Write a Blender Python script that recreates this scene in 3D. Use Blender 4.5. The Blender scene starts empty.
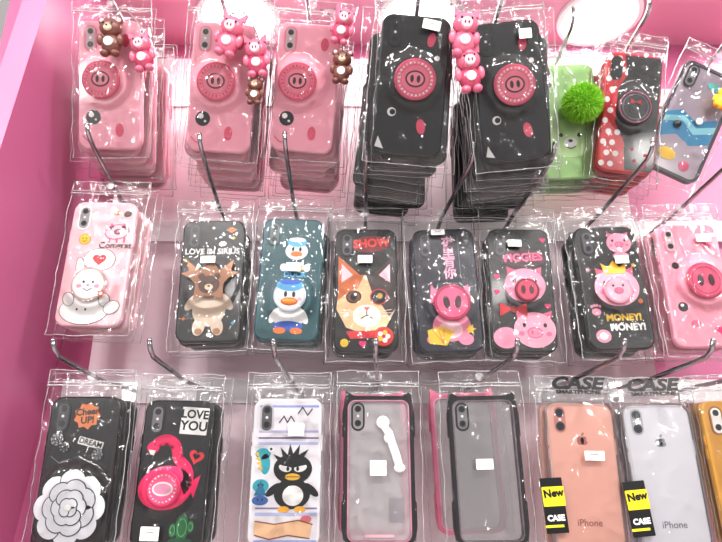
import bpy, math, random
from mathutils import Matrix, Vector, noise
random.seed(7)
H0 = 1.45   # eye height
scene = bpy.context.scene
try:
    scene.view_settings.view_transform = 'Standard'
except Exception: pass

# ---------------------------------------------------------------- materials
def lin(c):
    c /= 255.0
    return c/12.92 if c <= .04045 else ((c+.055)/1.055)**2.4
_mc = {}
def mat(rgb, rough=.4, metal=0., coat=0.):
    k = (rgb, rough, metal, coat)
    if k in _mc: return _mc[k]
    m = bpy.data.materials.new("surf_%d_%d_%d" % rgb); m.use_nodes = True
    b = m.node_tree.nodes["Principled BSDF"]
    b.inputs["Base Color"].default_value = (lin(rgb[0]), lin(rgb[1]), lin(rgb[2]), 1)
    b.inputs["Roughness"].default_value = rough
    b.inputs["Metallic"].default_value = metal
    b.inputs["Coat Weight"].default_value = coat
    b.inputs["Coat Roughness"].default_value = .08
    _mc[k] = m
    return m
def wallmat(name, rgb, rgb2, rough=.5, scale=3.):
    m = bpy.data.materials.new(name); m.use_nodes = True
    nt = m.node_tree; b = nt.nodes["Principled BSDF"]
    tc = nt.nodes.new("ShaderNodeTexCoord"); n = nt.nodes.new("ShaderNodeTexNoise")
    n.inputs["Scale"].default_value = scale; n.inputs["Detail"].default_value = 3
    r = nt.nodes.new("ShaderNodeValToRGB")
    r.color_ramp.elements[0].position = .35; r.color_ramp.elements[1].position = .65
    r.color_ramp.elements[0].color = (*[lin(c) for c in rgb], 1)
    r.color_ramp.elements[1].color = (*[lin(c) for c in rgb2], 1)
    nt.links.new(tc.outputs["Object"], n.inputs["Vector"])
    nt.links.new(n.outputs["Fac"], r.inputs["Fac"])
    nt.links.new(r.outputs["Color"], b.inputs["Base Color"])
    b.inputs["Roughness"].default_value = rough
    return m
def filmmat(name, haze=.006, gain=.9, base=.0, bump=1., rough=.085, scale=30., tint=.988, dist=.008):
    m = bpy.data.materials.new(name); m.use_nodes = True
    nt = m.node_tree; N = nt.nodes; L = nt.links
    N.remove(N["Principled BSDF"]); out = N["Material Output"]
    tc = N.new("ShaderNodeTexCoord")
    mp = N.new("ShaderNodeMapping"); mp.inputs["Scale"].default_value = (1, .5, 1); mp.inputs["Rotation"].default_value = (0, 0, .35)
    n = N.new("ShaderNodeTexNoise"); n.inputs["Scale"].default_value = scale
    n.inputs["Detail"].default_value = 1.5; n.inputs["Distortion"].default_value = 1.
    bp = N.new("ShaderNodeBump"); bp.inputs["Strength"].default_value = bump
    bp.inputs["Distance"].default_value = dist
    L.new(tc.outputs["Object"], mp.inputs["Vector"]); L.new(mp.outputs[0], n.inputs["Vector"])
    L.new(n.outputs["Fac"], bp.inputs["Height"])
    fr = N.new("ShaderNodeFresnel"); fr.inputs["IOR"].default_value = 1.5
    ma = N.new("ShaderNodeMath"); ma.operation = 'MULTIPLY_ADD'; ma.use_clamp = True
    ma.inputs[1].default_value = gain; ma.inputs[2].default_value = base
    L.new(fr.outputs[0], ma.inputs[0])
    tr = N.new("ShaderNodeBsdfTransparent"); tr.inputs[0].default_value = (tint, tint, tint, 1)
    gl = N.new("ShaderNodeBsdfGlossy"); gl.inputs["Roughness"].default_value = rough
    L.new(bp.outputs[0], gl.inputs["Normal"])
    df = N.new("ShaderNodeBsdfDiffuse"); df.inputs[0].default_value = (.9, .88, .89, 1)
    m1 = N.new("ShaderNodeMixShader"); m1.inputs[0].default_value = haze
    L.new(tr.outputs[0], m1.inputs[1]); L.new(df.outputs[0], m1.inputs[2])
    m2 = N.new("ShaderNodeMixShader")
    L.new(ma.outputs[0], m2.inputs[0]); L.new(m1.outputs[0], m2.inputs[1]); L.new(gl.outputs[0], m2.inputs[2])
    L.new(m2.outputs[0], out.inputs[0])
    return m
FILM = filmmat("clear_film")
RIM = filmmat("film_seam", haze=.28, gain=1.4, base=.06, rough=.2)
PANE = filmmat("clear_pane", haze=.40, gain=1.2, base=.02, bump=0, rough=.05)
PANE2 = filmmat("mirror_pane", haze=.14, gain=2., base=.28, bump=.1, rough=.12, tint=.66)
CLEARTPU = filmmat("clear_tpu", haze=.12, gain=1.3, base=.02, bump=.05, rough=.1)
WHITE = mat((244, 242, 240)); BLACK = mat((8, 8, 10), .3); DARK = mat((22, 20, 24), .3)
GREY = mat((120, 118, 122)); PINK = mat((248, 170, 188), .32, 0, .5); DPINK = mat((222, 90, 128))
LPINK = mat((248, 198, 210)); RED = mat((200, 18, 36)); YEL = mat((240, 196, 48)); ORG = mat((234, 116, 32))
HOT = mat((245, 32, 112)); CREAM = mat((240, 210, 172)); BROWN = mat((78, 44, 30)); TAN = mat((168, 118, 80))
GREEN = mat((40, 130, 70)); BLUE = mat((34, 90, 190)); SKY = mat((85, 172, 215)); TEAL = mat((4, 76, 84), .38, 0, .25)
NAVY = mat((9, 11, 34), .36, 0, .2); BLK = mat((4, 4, 5), .36, 0, .2)
METAL = mat((190, 188, 190), .22, 1.); CHROME = mat((168, 166, 170), .14, 1.)

# ---------------------------------------------------------------- mesh builder (local cm: x right, y up, z to viewer)
class MB:
    def __init__(s):
        s.v = []; s.f = []; s.m = []; s.sm = []; s.mats = []; s.T = Matrix.Identity(4)
    def mi(s, m):
        if m not in s.mats: s.mats.append(m)
        return s.mats.index(m)
    def add(s, vs, fs, m, smooth=False):
        o = len(s.v); k = s.mi(m)
        for v in vs: s.v.append(s.T @ Vector(v))
        for f in fs: s.f.append([i+o for i in f]); s.m.append(k); s.sm.append(smooth)
    def prism(s, pts, z, m, h=.03):
        n = len(pts)
        a = sum(pts[i][0]*pts[(i+1) % n][1]-pts[(i+1) % n][0]*pts[i][1] for i in range(n))
        if a < 0: pts = pts[::-1]
        vs = [(x, y, z-h) for x, y in pts]+[(x, y, z) for x, y in pts]
        fs = [list(range(n, 2*n))]+[[i, (i+1) % n, n+(i+1) % n, n+i] for i in range(n)]
        s.add(vs, fs, m)
    def ell(s, cx, cy, rx, ry, z, m, rot=0, n=28, h=.03):
        c, q = math.cos(math.radians(rot)), math.sin(math.radians(rot))
        s.prism([(cx+rx*math.cos(t)*c-ry*math.sin(t)*q, cy+rx*math.cos(t)*q+ry*math.sin(t)*c)
                 for t in [2*math.pi*i/n for i in range(n)]], z, m, h)
    def rpts(s, cx, cy, w, h, r, rot=0, seg=6):
        p = []
        c, q = math.cos(math.radians(rot)), math.sin(math.radians(rot))
        for k, (sx, sy) in enumerate([(1, 1), (-1, 1), (-1, -1), (1, -1)]):
            for i in range(seg+1):
                a = math.pi/2*(k+i/seg)
                x = sx*(w/2-r)+r*math.cos(a); y = sy*(h/2-r)+r*math.sin(a)
                p.append((cx+x*c-y*q, cy+x*q+y*c))
        return p
    def rr(s, cx, cy, w, h, r, z, m, rot=0, hh=.03): s.prism(s.rpts(cx, cy, w, h, r, rot), z, m, hh)
    def heart(s, cx, cy, k, z, m, rot=0):
        c, q = math.cos(math.radians(rot)), math.sin(math.radians(rot)); p = []
        for i in range(30):
            t = 2*math.pi*i/30
            x = 16*math.sin(t)**3*k/16; y = (13*math.cos(t)-5*math.cos(2*t)-2*math.cos(3*t)-math.cos(4*t))*k/16
            p.append((cx+x*c-y*q, cy+x*q+y*c))
        s.prism(p, z, m)
    def star(s, cx, cy, R, r, n, z, m, rot=0):
        s.prism([(cx+(R if i % 2 == 0 else r)*math.cos(math.pi*i/n+math.radians(rot)),
                  cy+(R if i % 2 == 0 else r)*math.sin(math.pi*i/n+math.radians(rot))) for i in range(2*n)], z, m)
    def stroke(s, pts, w, z, m):
        for i, (a, b) in enumerate(zip(pts, pts[1:])):
            d = Vector((b[0]-a[0], b[1]-a[1])); L = d.length or 1e-6
            nx, ny = -d.y/L*w/2, d.x/L*w/2
            s.add([(a[0]+nx, a[1]+ny, z), (a[0]-nx, a[1]-ny, z), (b[0]-nx, b[1]-ny, z), (b[0]+nx, b[1]+ny, z)], [[0, 1, 2, 3]], m)
        for a in pts: s.ell(a[0], a[1], w/2, w/2, z-.001, m, n=10, h=.02)
    def ring(s, cx, cy, rx, ry, w, z, m, n=28, rot=0):
        c, q = math.cos(math.radians(rot)), math.sin(math.radians(rot)); vs = []
        for i in range(n):
            t = 2*math.pi*i/n
            for d in (0, w):
                x, y = (rx-d)*math.cos(t), (ry-d)*math.sin(t)
                vs.append((cx+x*c-y*q, cy+x*q+y*c, z))
        s.add(vs, [[2*i, 2*((i+1) % n), 2*((i+1) % n)+1, 2*i+1] for i in range(n)], m)
    def ball(s, cx, cy, cz, rx, ry, rz, m, half=False, n=18, k=10):
        vs = []; fs = []
        lo = 0. if half else -math.pi/2
        for j in range(k+1):
            a = lo+(math.pi/2-lo)*j/k
            for i in range(n):
                t = 2*math.pi*i/n
                vs.append((cx+rx*math.cos(a)*math.cos(t), cy+ry*math.cos(a)*math.sin(t), cz+rz*math.sin(a)))
        for j in range(k):
            for i in range(n):
                fs.append([j*n+i, j*n+(i+1) % n, (j+1)*n+(i+1) % n, (j+1)*n+i])
        s.add(vs, fs, m, True)
    def dome(s, cx, cy, z, rx, ry, rz, m): s.ball(cx, cy, z, rx, ry, rz, m, True, 24, 6)
    def lathe(s, cx, cy, prof, m, n=40, sm=False):
        vs = []; fs = []
        for r, z in prof:
            for i in range(n):
                t = 2*math.pi*i/n; vs.append((cx+r*math.cos(t), cy+r*math.sin(t), z))
        for j in range(len(prof)-1):
            for i in range(n): fs.append([j*n+i, j*n+(i+1) % n, (j+1)*n+(i+1) % n, (j+1)*n+i])
        fs.append([(len(prof)-1)*n+i for i in range(n)])
        s.add(vs, fs, m, sm)
    def tube(s, pts, r, m, n=8):
        vs = []; fs = []; P = [Vector(p) for p in pts]
        for i, p in enumerate(P):
            d = (P[min(i+1, len(P)-1)]-P[max(i-1, 0)]).normalized()
            a = d.cross(Vector((.3, .2, .93))).normalized(); b = d.cross(a)
            for k in range(n):
                t = 2*math.pi*k/n; vs.append(tuple(p+r*(a*math.cos(t)+b*math.sin(t))))
        for i in range(len(P)-1):
            for k in range(n): fs.append([i*n+k, i*n+(k+1) % n, (i+1)*n+(k+1) % n, (i+1)*n+k])
        fs += [list(range(n)), [(len(P)-1)*n+k for k in range(n)]]
        s.add(vs, fs, m, True)
    def text(s, body, cx, cy, size, z, m, rot=0, bold=.0, sx=1., shear=0.):
        cu = bpy.data.curves.new("t", 'FONT'); cu.body = body; cu.size = size
        cu.align_x = 'CENTER'; cu.align_y = 'CENTER'; cu.offset = bold; cu.shear = shear; cu.resolution_u = 3
        ob = bpy.data.objects.new("t", cu); scene.collection.objects.link(ob)
        dg = bpy.context.evaluated_depsgraph_get(); me = ob.evaluated_get(dg).to_mesh()
        c, q = math.cos(math.radians(rot)), math.sin(math.radians(rot))
        vs = [(cx+v.co.x*sx*c-v.co.y*q, cy+v.co.x*sx*q+v.co.y*c, z) for v in me.vertices]
        s.add(vs, [list(p.vertices) for p in me.polygons], m)
        ob.evaluated_get(dg).to_mesh_clear(); bpy.data.objects.remove(ob); bpy.data.curves.remove(cu)
    def loft(s, outlines, m, cap=True):
        n = len(outlines[0]); vs = [p for o in outlines for p in o]; fs = []
        for j in range(len(outlines)-1):
            for i in range(n): fs.append([j*n+i, j*n+(i+1) % n, (j+1)*n+(i+1) % n, (j+1)*n+i])
        if cap: fs += [[(len(outlines)-1)*n+i for i in range(n)], list(range(n))[::-1]]
        s.add(vs, fs, m)
    def body(s, m, w=7.8, h=15.8, r=1.25, z0=-.5, z1=.5):
        def o(i, z): return [(x, y, z) for x, y in s.rpts(0, 0, w-2*i, h-2*i, r-i*.6, 0, 8)]
        s.loft([o(.2, z0), o(.05, z0+.1), o(0, z0+.25), o(0, z1-.25), o(.05, z1-.1), o(.2, z1)], m)
        for y in (3.6, 2.1): s.rrbox(-w/2, y, .12, 1.1, m)
        s.rrbox(w/2, 3., .12, 1.7, m)
    def rrbox(s, x, y, w, h, m):
        s.loft([[(x+a*w, y+b*h/2, z) for a, b in ((1, 1), (-1, 1), (-1, -1), (1, -1))] for z in (-.2, .2)], m)
    def camera(s, cx=-2.35, cy=5.7, rim=DARK, inner=GREY, w=1.55, h=3.2, z=.5):
        s.rr(cx, cy, w, h, w/2-.02, z+.08, rim, hh=.1)
        s.rr(cx, cy, w-.4, h-.4, w/2-.24, z+.1, inner)
        for dy in (.85, -.75):
            s.ell(cx, cy+dy, .36, .36, z+.12, DARK, n=16); s.ell(cx, cy+dy, .2, .2, z+.14, BLACK, n=12)
        s.ell(cx, cy+.05, .16, .16, z+.12, WHITE, n=10)
    def grip(s, cx, cy, R, rim, top, z=.5):
        s.lathe(cx, cy, [(.9, z), (.85, z+.3), (R-.25, z+.3), (R, z+.38), (R, z+.5), (R-.12, z+.58)], rim)
        s.ell(cx, cy, R-.3, R-.3, z+.6, top, n=36)
        return z+.62
    def build(s, name, M=None, parent=None):
        me = bpy.data.meshes.new(name)
        me.from_pydata([tuple(v*.01) for v in s.v], [], s.f)
        for m in s.mats: me.materials.append(m)
        me.polygons.foreach_set("material_index", s.m); me.polygons.foreach_set("use_smooth", s.sm)
        me.update()
        ob = bpy.data.objects.new(name, me); scene.collection.objects.link(ob)
        if parent: ob.parent = parent
        elif M is not None: ob.matrix_world = M
        return ob

def sst(t): t = max(0., min(1., t)); return t*t*(3-2*t)
def film(m, bumps=(), hw=4.85, y0=-8.9, y1=10.9, nx=30, ny=58, back=True, seed=0., header=True, rim=.06, k=1.):
    vs = []; fs = []
    for j in range(ny+1):
        y = y0+(y1-y0)*j/ny
        for i in range(nx+1):
            x = -hw+2*hw*i/nx
            s = sst((hw-abs(x))/.95)*sst((y-y0)/1.)*sst((9.6-y)/1.5)
            b = 0
            for cx, cy, R, h in bumps:
                d = math.hypot(x-cx, y-cy); b = max(b, h*(1-sst((d-R)/1.4)))
            n1 = noise.noise(Vector((x*.4+y*.12+seed, y*.22, seed)))
            n2 = noise.noise(Vector((x*.35-y*.3, y*.3+seed, 3.3)))
            ridge = max(0., 1-abs(n1)*6)**2*.17+max(0., 1-abs(n2)*7)**2*.13
            nz = n1*.22+noise.noise(Vector((x*1.3+y*.6, y*.8+seed, 7.3)))*.08+ridge
            z = -.05+s*(.80+b)+nz*(.5*k if s > .5 else 1.3)
            xx = x+(.22*noise.noise(Vector((y*.45, seed, .5 if x > 0 else 9.))) if abs(x) > hw-.6 else 0)
            yy = y+(.18*noise.noise(Vector((x*.5, seed, 4.))) if (j == 0 or j == ny) else 0)
            vs.append((xx, yy, z))
    for j in range(ny):
        for i in range(nx):
            a = j*(nx+1)+i; fs.append([a, a+1, a+nx+2, a+nx+1])
    m.add(vs, fs, FILM, True)
    if back:
        m.add([(-hw, y0, -.5), (hw, y0, -.5), (hw, y1, -.2), (-hw, y1, -.2)], [[0, 1, 2, 3]], FILM)
    per = [vs[j*(nx+1)] for j in range(0, ny+1, 2)]+[vs[ny*(nx+1)+i] for i in range(0, nx+1, 2)] + \
          [vs[j*(nx+1)+nx] for j in range(ny, -1, -2)]+[vs[i] for i in range(nx, -1, -2)]
    m.tube(per, rim, RIM, 5)
    if header:
        for yy, w in ((9.15, .10), (9.5, .07)):
            m.tube([(x*hw/6, yy+.05*math.sin(x), .22) for x in range(-6, 7)], w, RIM, 5)
        m.lathe(0, 10.2, [(.45, .2), (.5, .27), (.42, .3), (.36, .22)], RIM, 20)
def tag(m, cx, cy, z=1.25, w=1.8, h=1.2, rot=0):
    c, q = math.cos(math.radians(rot)), math.sin(math.radians(rot))
    m.rr(cx, cy, w, h, .08, z, WHITE, rot)
    for k, (ww, hh) in enumerate(((.7, .06), (.45, .10), (.75, .04), (.6, .04))):
        yy = h*(.32-.2*k)
        m.rr(cx-yy*q, cy+yy*c, w*ww, hh, .02, z+.02, GREY, rot)

def place(X, Y, Z, tilt=0, roll=0, yaw=0):
    r = math.radians
    return Matrix.Translation((X, Y, H0+Z)) @ Matrix.Rotation(r(yaw), 4, 'Z') @ Matrix.Rotation(r(90+tilt), 4, 'X') @ Matrix.Rotation(r(roll), 4, 'Z')

def finish(m, name, M, bumps=(), tags=(), bagfn=None, seed=None, **kw):
    ob = m.build(name, M)
    b = MB(); film(b, bumps, seed=random.random()*50 if seed is None else seed, **kw)
    for t in tags: tag(b, *t)
    if bagfn: bagfn(b)
    b.build("plastic_bag", parent=ob)
    return ob

def stack(name, M, tilt, bodymat, n, step=1.5, jx=.25, w=7.8, cam=True, jr=2., deco=None, drift=0., jy=.12):
    m = MB(); t = math.radians(tilt)
    for k in range(1, n+1):
        d = k*step
        m.T = Matrix.Translation((random.uniform(-jx, jx)+drift*k, -math.sin(t)*d+random.uniform(-jy, jy), -math.cos(t)*d)) @ Matrix.Rotation(math.radians(random.uniform(-jr, jr)), 4, 'Z')
        m.body(bodymat, w=w)
        if cam and k < 3: m.camera()
        if deco: deco(m)
        m.T = m.T @ Matrix.Scale(.8, 4, Vector((0, 0, 1)))
        film(m, (), nx=12, ny=24, back=False, seed=k*3.1, header=False, rim=.045)
    return m.build(name, M)

# ---------------------------------------------------------------- little drawings
def pig_nose(m, cx, cy, rx, ry, z, c1, c2, dark=None):
    m.ell(cx, cy, rx, ry, z, c2); m.ell(cx, cy, rx-.14, ry-.14, z+.02, c1)
    for s in (-1, 1): m.ell(cx+s*rx*.36, cy, rx*.15, ry*.38, z+.04, dark or c2)
def pig_head(m, cx, cy, r, z, skin=LPINK, eye=BLACK):
    for s in (-1, 1):
        m.prism([(cx+s*r*.95, cy+r*1.05), (cx+s*r*.3, cy+r*.8), (cx+s*r*.85, cy+r*.3)], z, DPINK)
    m.ell(cx, cy, r*1.1, r*.95, z+.02, skin)
    pig_nose(m, cx, cy-r*.15, r*.42, r*.3, z+.04, mat((240, 135, 165)), DPINK)
    for s in (-1, 1):
        m.ell(cx+s*r*.55, cy+r*.25, r*.1, r*.12, z+.04, eye, n=12)
        m.ell(cx+s*r*.72, cy-r*.2, r*.16, r*.12, z+.04, mat((245, 110, 145)), n=14)
def charm(m, cx, cy, z, c1, c2, top, bear=False, k=1.25, rot=0):
    """hanging figurine: barrel body with snout, floppy ears, little arms and feet"""
    S = m.T.copy()
    m.T = S @ Matrix.Translation((cx, cy, z)) @ Matrix.Rotation(math.radians(rot), 4, 'Z') @ Matrix.Scale(k, 4)
    m.ball(0, 0, 0, .95, 1.05, .8, c1); m.ball(0, 1.5, .1, 1.05, .9, .85, c2)
    for s in (-1, 1):
        if bear:
            m.ball(s*.8, 2.2, .05, .4, .4, .25, c2); m.ball(s*.8, 2.2, .25, .22, .22, .14, LPINK)
        else:
            m.loft([[(s*.35, 2.2, q), (s*1.0, 2.05, q), (s*1.05, 2.85, q)] for q in (-.1, .3)], c2)
        m.ball(s*.95, .35, .25, .33, .55, .33, c2); m.ball(s*.5, -.95, .3, .42, .36, .5, c2)
        m.ball(s*.42, 1.75, .88, .1, .12, .08, BLACK, n=10, k=6)
    if bear:
        m.ball(0, 1.3, .85, .4, .3, .25, CREAM); m.ball(0, 1.42, 1.08, .13, .1, .08, BLACK, n=10, k=6)
    else:
        m.lathe(0, 1.3, [(.45, .75), (.45, 1.05), (.38, 1.12)], LPINK, 16)
        for s in (-1, 1): m.ell(s*.15, 1.3, .08, .15, 1.15, mat((120, 20, 50)), n=8)
    m.lathe(0, .05, [(.45, .72), (.4, .85), (.1, .88)], WHITE if bear else LPINK, 16)
    m.T = S
    cy2 = cy+(2.4)*k
    pts = [(cx+(top[0]-cx)*t+.3*math.sin(t*3.14), cy2+(top[1]-cy2)*t, z+.2-(z-.2)*t*.9) for t in [i/8 for i in range(9)]]
    m.tube(pts, .09, METAL, 6)
    m.tube([(cx+.3*math.cos(t), cy2+.25+.35*math.sin(t), z+.2) for t in [i*math.pi/6 for i in range(13)]], .07, METAL, 6)

def pig_case(dark, gx=-.6, gy=.7):
    m = MB()
    m.body(BLK if dark else PINK)
    m.camera(rim=DARK if dark else mat((232, 130, 155)), inner=mat((40, 38, 44)) if dark else mat((205, 175, 180)))
    z = m.grip(gx, gy, 2.35, mat((218, 78, 112)), mat((234, 122, 146)))
    m.ring(gx, gy, 1.65, 1.65, .1, z+.005, DPINK)
    for i in range(26):
        a = i/26*360
        x, y = gx+1.85*math.cos(math.radians(a)), gy+1.85*math.sin(math.radians(a))
        m.rr(x, y, .22, .1+.06*(i % 3), .03, z+.02, WHITE if dark else mat((190, 50, 90)), a)
    m.ell(gx, gy, 1.12, .95, z+.01, mat((80, 12, 32))); m.ell(gx, gy, .93, .76, z+.03, mat((240, 140, 158)))
    for s in (-1, 1): m.ell(gx+s*.36, gy, .2, .42, z+.05, mat((45, 6, 20)))
    ex = -2.
    if dark:
        m.ell(ex, -3.2, .5, .5, .53, WHITE, n=16); m.ell(ex+.1, -3.2, .32, .32, .55, BLACK, n=16)
        m.ell(1.4, -4.6, .5, .85, .53, mat((235, 80, 115)), 10)
        m.prism([(-3.6, -7.2), (-2.6, -7.4), (-3.3, -6.)], .53, WHITE)
        m.ell(1.8, 5.2, .45, .8, .53, mat((235, 80, 115)), -10)
        m.ell(2.6, 3.2, .3, .3, .53, WHITE, n=12)
    else:
        m.ell(ex, -4., .9, .9, .53, BLACK); m.ell(ex-.25, -3.7, .34, .34, .55, WHITE, n=12); m.ell(ex+.3, -4.3, .16, .16, .55, WHITE, n=8)
        m.ell(1.2, -5.6, .5, .85, .53, mat((222, 76, 112)))
        m.ell(1.9, 5.4, .5, .8, .53, mat((222, 76, 112)))
        m.stroke([(-3.3, -6.3), (-2.7, -6.9), (-1.9, -7.)], .14, .53, DPINK)
    return m, [(gx, gy, 2.4, .55)]

# ================================================================ ROW 1
T1 = 18
CH1 = mat((216, 106, 134), .3, 0, .5); CH2 = mat((110, 62, 52), .4, 0, .3); CH3 = mat((184, 64, 96), .3, 0, .5)
for i, (X, Z, roll, Y) in enumerate([(-.309, .440, 0, .612), (-.170, .433, -4, .607), (-.068, .436, -5, .612)]):
    m, b = pig_case(False, (-.9, -.6, -1.0)[i], .5)
    M = place(X, Y, Z, T1, roll)
    ob = finish(m, "pig_phone_case", M, b)
    c = MB()
    if i == 0:
        charm(c, 1.0, 4.2, 2.4, CH2, CH2, (1.2, 9.3), True, 1.25); charm(c, 4.7, 2.6, 1.8, CH3, CH1, (2., 9.3), rot=10)
    if i == 1:
        charm(c, .9, 4.6, 2.4, CH1, CH1, (.8, 9.3), k=1.35, rot=-12); charm(c, 4.5, 2.4, 2.2, CH3, CH1, (2., 9.3), rot=8); charm(c, 4.4, -1.2, 1.9, CH2, CH2, (3.8, 5.), True, .9)
    if i == 2:
        charm(c, 3.9, 6.3, 2.2, CH3, CH1, (1., 9.6), k=1.2, rot=-8); charm(c, 4.3, 1.6, 2.0, CH2, CH2, (2., 9.3), True, k=1.1)
    c.build("charm_keychain", parent=ob)
    stack("pig_phone_case_stack", M, T1, PINK, 7, 1.6, jx=.7, jr=4., jy=.3)
def nose_deco(m):
    m.ell(.3, .5, 2.2, 2.2, .53, mat((226, 90, 125))); m.ell(-2., -3.2, .45, .45, .53, WHITE, n=14); m.ell(1.4, -4.6, .5, .85, .53, mat((235, 85, 120)), 10)
for i, (X, Y, Z, roll) in enumerate([(.057, .56, .402, -5), (.170, .565, .398, 6)]):
    m, b = pig_case(True, .3, .5)
    M = place(X, Y, Z, T1, roll)
    ob = finish(m, "pig_phone_case", M, b, tags=[(1.6, 6.6, 1.3, 2., 1.1, -8)] if i == 0 else [(2.0, 6, 1.3, 1.4, 1.1)])
    if i == 0:
        c = MB(); charm(c, 5.2, 4.6, 1.9, CH1, CH1, (3.5, 9.5), k=1.35); charm(c, 6.3, .9, 1.5, CH3, CH1, (3.5, 9.4), k=1.3, rot=12); c.build("charm_keychain", parent=ob)
    stack("pig_phone_case_stack", M, T1, BLK, 10, 1.7, jx=1.0, jr=6., deco=nose_deco, drift=-.12 if i == 0 else .0, jy=.5)

# green bear case
m = MB(); GRN = mat((160, 205, 125), .3, 0, .3)
m.body(GRN); m.camera(rim=mat((120, 175, 80)), inner=mat((190, 205, 180)))
m.ell(0, -2.4, 3.2, 2.7, .53, mat((195, 226, 160)))
for s in (-1, 1):
    m.ell(s*2.1, -.1, .9, .9, .52, mat((195, 226, 160))); m.ell(s*1.2, -2., .25, .3, .56, BLACK, n=14)
m.ell(0, -3., .9, .65, .55, WHITE); m.ell(0, -2.8, .3, .22, .57, BLACK, n=14)
m.stroke([(-.6, -3.6), (0, -3.9), (.6, -3.6)], .12, .57, BLACK)
M = place(.278, .68, .432, 12, 2)
ob = finish(m, "bear_phone_case", M)
p = MB(); PG = mat((120, 190, 30), .8); PG2 = mat((170, 228, 70), .8); px, py, pz = .8, 1.3, 3.4
p.ball(px, py, pz, 2.1, 2.1, 2.0, PG)
for k in range(5200):
    d = Vector((random.gauss(0, 1), random.gauss(0, 1), random.gauss(0, 1))).normalized()
    a = d.orthogonal().normalized(); a.rotate(Matrix.Rotation(random.random()*6.28, 3, d))
    L = random.uniform(.45, .85); base = Vector((px, py, pz))+d*2.02
    tip = base+d*L+a*random.uniform(-.3, .3)+Vector((0, -.08, 0)); b2 = a.cross(d)*.05
    p.add([tuple(base+b2), tuple(base-b2), tuple(tip)], [[0, 1, 2]], PG if k % 2 else PG2)
p.tube([(px, py+1.6, pz), (px-.4, py+4, 2.2), (-.8, 9.4, .6)], .08, METAL, 6)
p.build("pompom_charm", parent=ob)
stack("bear_phone_case_stack", M, 12, GRN, 3, 1.5)

# polka dot case
m = MB(); REDC = mat((200, 12, 28), .3, 0, .4)
m.body(REDC, w=7.4)
m.prism([(-1.4, 7.6), (3.1, 7.6), (3.5, 7.1), (3.5, -7.1), (3.1, -7.6), (-.2, -7.6), (-.5, -4), (-1.9, -1.5), (-1.9, 3), (-.8, 5)], .53, BLK)
for r in range(11):
    for cidx in range(3):
        x = -3.2+cidx*1.15+(.55 if r % 2 else 0); y = 7-1.4*r
        lim = -1.9 if -1.5 < y < 4.5 else (-.9 if y > 0 else -.6)
        if x < lim-.4: m.ell(x, y, .38, .38, .54, WHITE, n=16)
for x, y in ((1, -6.3), (2.3, -5.4), (.6, -4.8), (2.4, -6.9)): m.ell(x, y, .22, .22, .55, RED, n=12)
m.camera(rim=BLACK, inner=DARK)
z = m.grip(.3, .6, 2.25, BLK, DARK)
m.ring(.3, .6, 2.1, 2.1, .14, z-.02, mat((190, 90, 115)), 36)
m.ring(.3, .6, 1.7, 1.7, .12, z+.01, mat((110, 100, 112)))
m.ell(.3, .2, .75, .7, z+.02, BLACK); m.ell(-.35, 1.0, .42, .42, z+.02, BLACK); m.ell(.95, 1.0, .42, .42, z+.02, BLACK)
m.prism([(.3, 1.25), (-.4, 1.6), (-.4, .9)], z+.04, RED); m.prism([(.3, 1.25), (1.0, 1.6), (1.0, .9)], z+.04, RED)
M = place(.349, .655, .428, 14, -7)
finish(m, "polka_dot_phone_case", M, [(.3, .6, 2.3, .5)], hw=4.3)
stack("polka_dot_phone_case_stack", M, 14, REDC, 4, 1.5, w=7.4, jx=.2)

# clear case with blue waves
m = MB()
m.loft([[(x, y, z) for x, y in m.rpts(0, 0, 7.6, 15.6, 1.2)] for z in (-.45, .45)]+[[(x, y, .45) for x, y in m.rpts(0, 0, 6.8, 14.8, .9)]]+[[(x, y, -.45) for x, y in m.rpts(0, 0, 6.8, 14.8, .9)]], mat((50, 48, 56), .3), cap=False)
m.prism(m.rpts(0, 0, 6.9, 14.9, .9), .3, mat((172, 156, 168), .15, 0, .6))
m.prism([(-3.3, 0), (-1.5, 1.1), (.5, .2), (3.3, 1.6), (3.3, -2), (1, -3.2), (-1, -2.3), (-3.3, -3.6)], .34, mat((20, 130, 175), .3))
m.prism([(-3.3, -.6), (-1, .4), (1, -.6), (3.3, .6), (3.3, -.4), (1, -1.6), (-1, -.4), (-3.3, -1.4)], .37, mat((140, 210, 220), .3))
m.ell(-1.2, -5.3, 1.2, .8, .36, YEL); m.ell(1.5, -6, .7, .7, .36, DPINK); m.ell(1, 5.6, .9, .5, .36, mat((80, 190, 180)))
m.ball(-1.5, -1.2, .6, .5, .5, .3, BLACK); m.ball(.9, .3, .6, .5, .5, .3, WHITE)
m.camera(rim=DARK)
M = place(.432, .665, .422, 12, -26)
ob = finish(m, "wave_phone_case", M, hw=4.5, seed=2.)
c = MB(); YC = mat((245, 215, 50)); ax, ay = 1.9, 3.2
c.ball(ax, ay, 1.9, .9, 1., .7, YC); c.ball(ax, ay+1.3, 1.9, .8, .7, .6, YC)
for s in (-1, 1):
    c.ball(ax+s*.3, ay+1.5, 2.45, .11, .11, .1, BLACK); c.ball(ax+s*.5, ay-.9, 2.1, .3, .25, .35, ORG); c.ball(ax+s*.9, ay+.1, 2., .25, .5, .3, YC)
c.ball(ax, ay+1.2, 2.55, .35, .16, .2, ORG)
c.tube([(ax, ay+1.9, 1.9), (1.5, 7, .9), (.8, 9.4, .5)], .07, METAL, 6)
c.build("duck_charm", parent=ob)

# ================================================================ ROW 2
Y2 = .69
def row2(name, m, X, Z, roll=0, bumps=(), tags=(), st=BLK, Y=Y2, n=2, yaw=0, tilt=0):
    M = place(X, Y, Z, tilt, roll, yaw)
    ob = finish(m, name, M, bumps, tags)
    if n: stack(name+"_stack", M, tilt, st, n, 2.2, jx=.4)
    return ob
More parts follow.
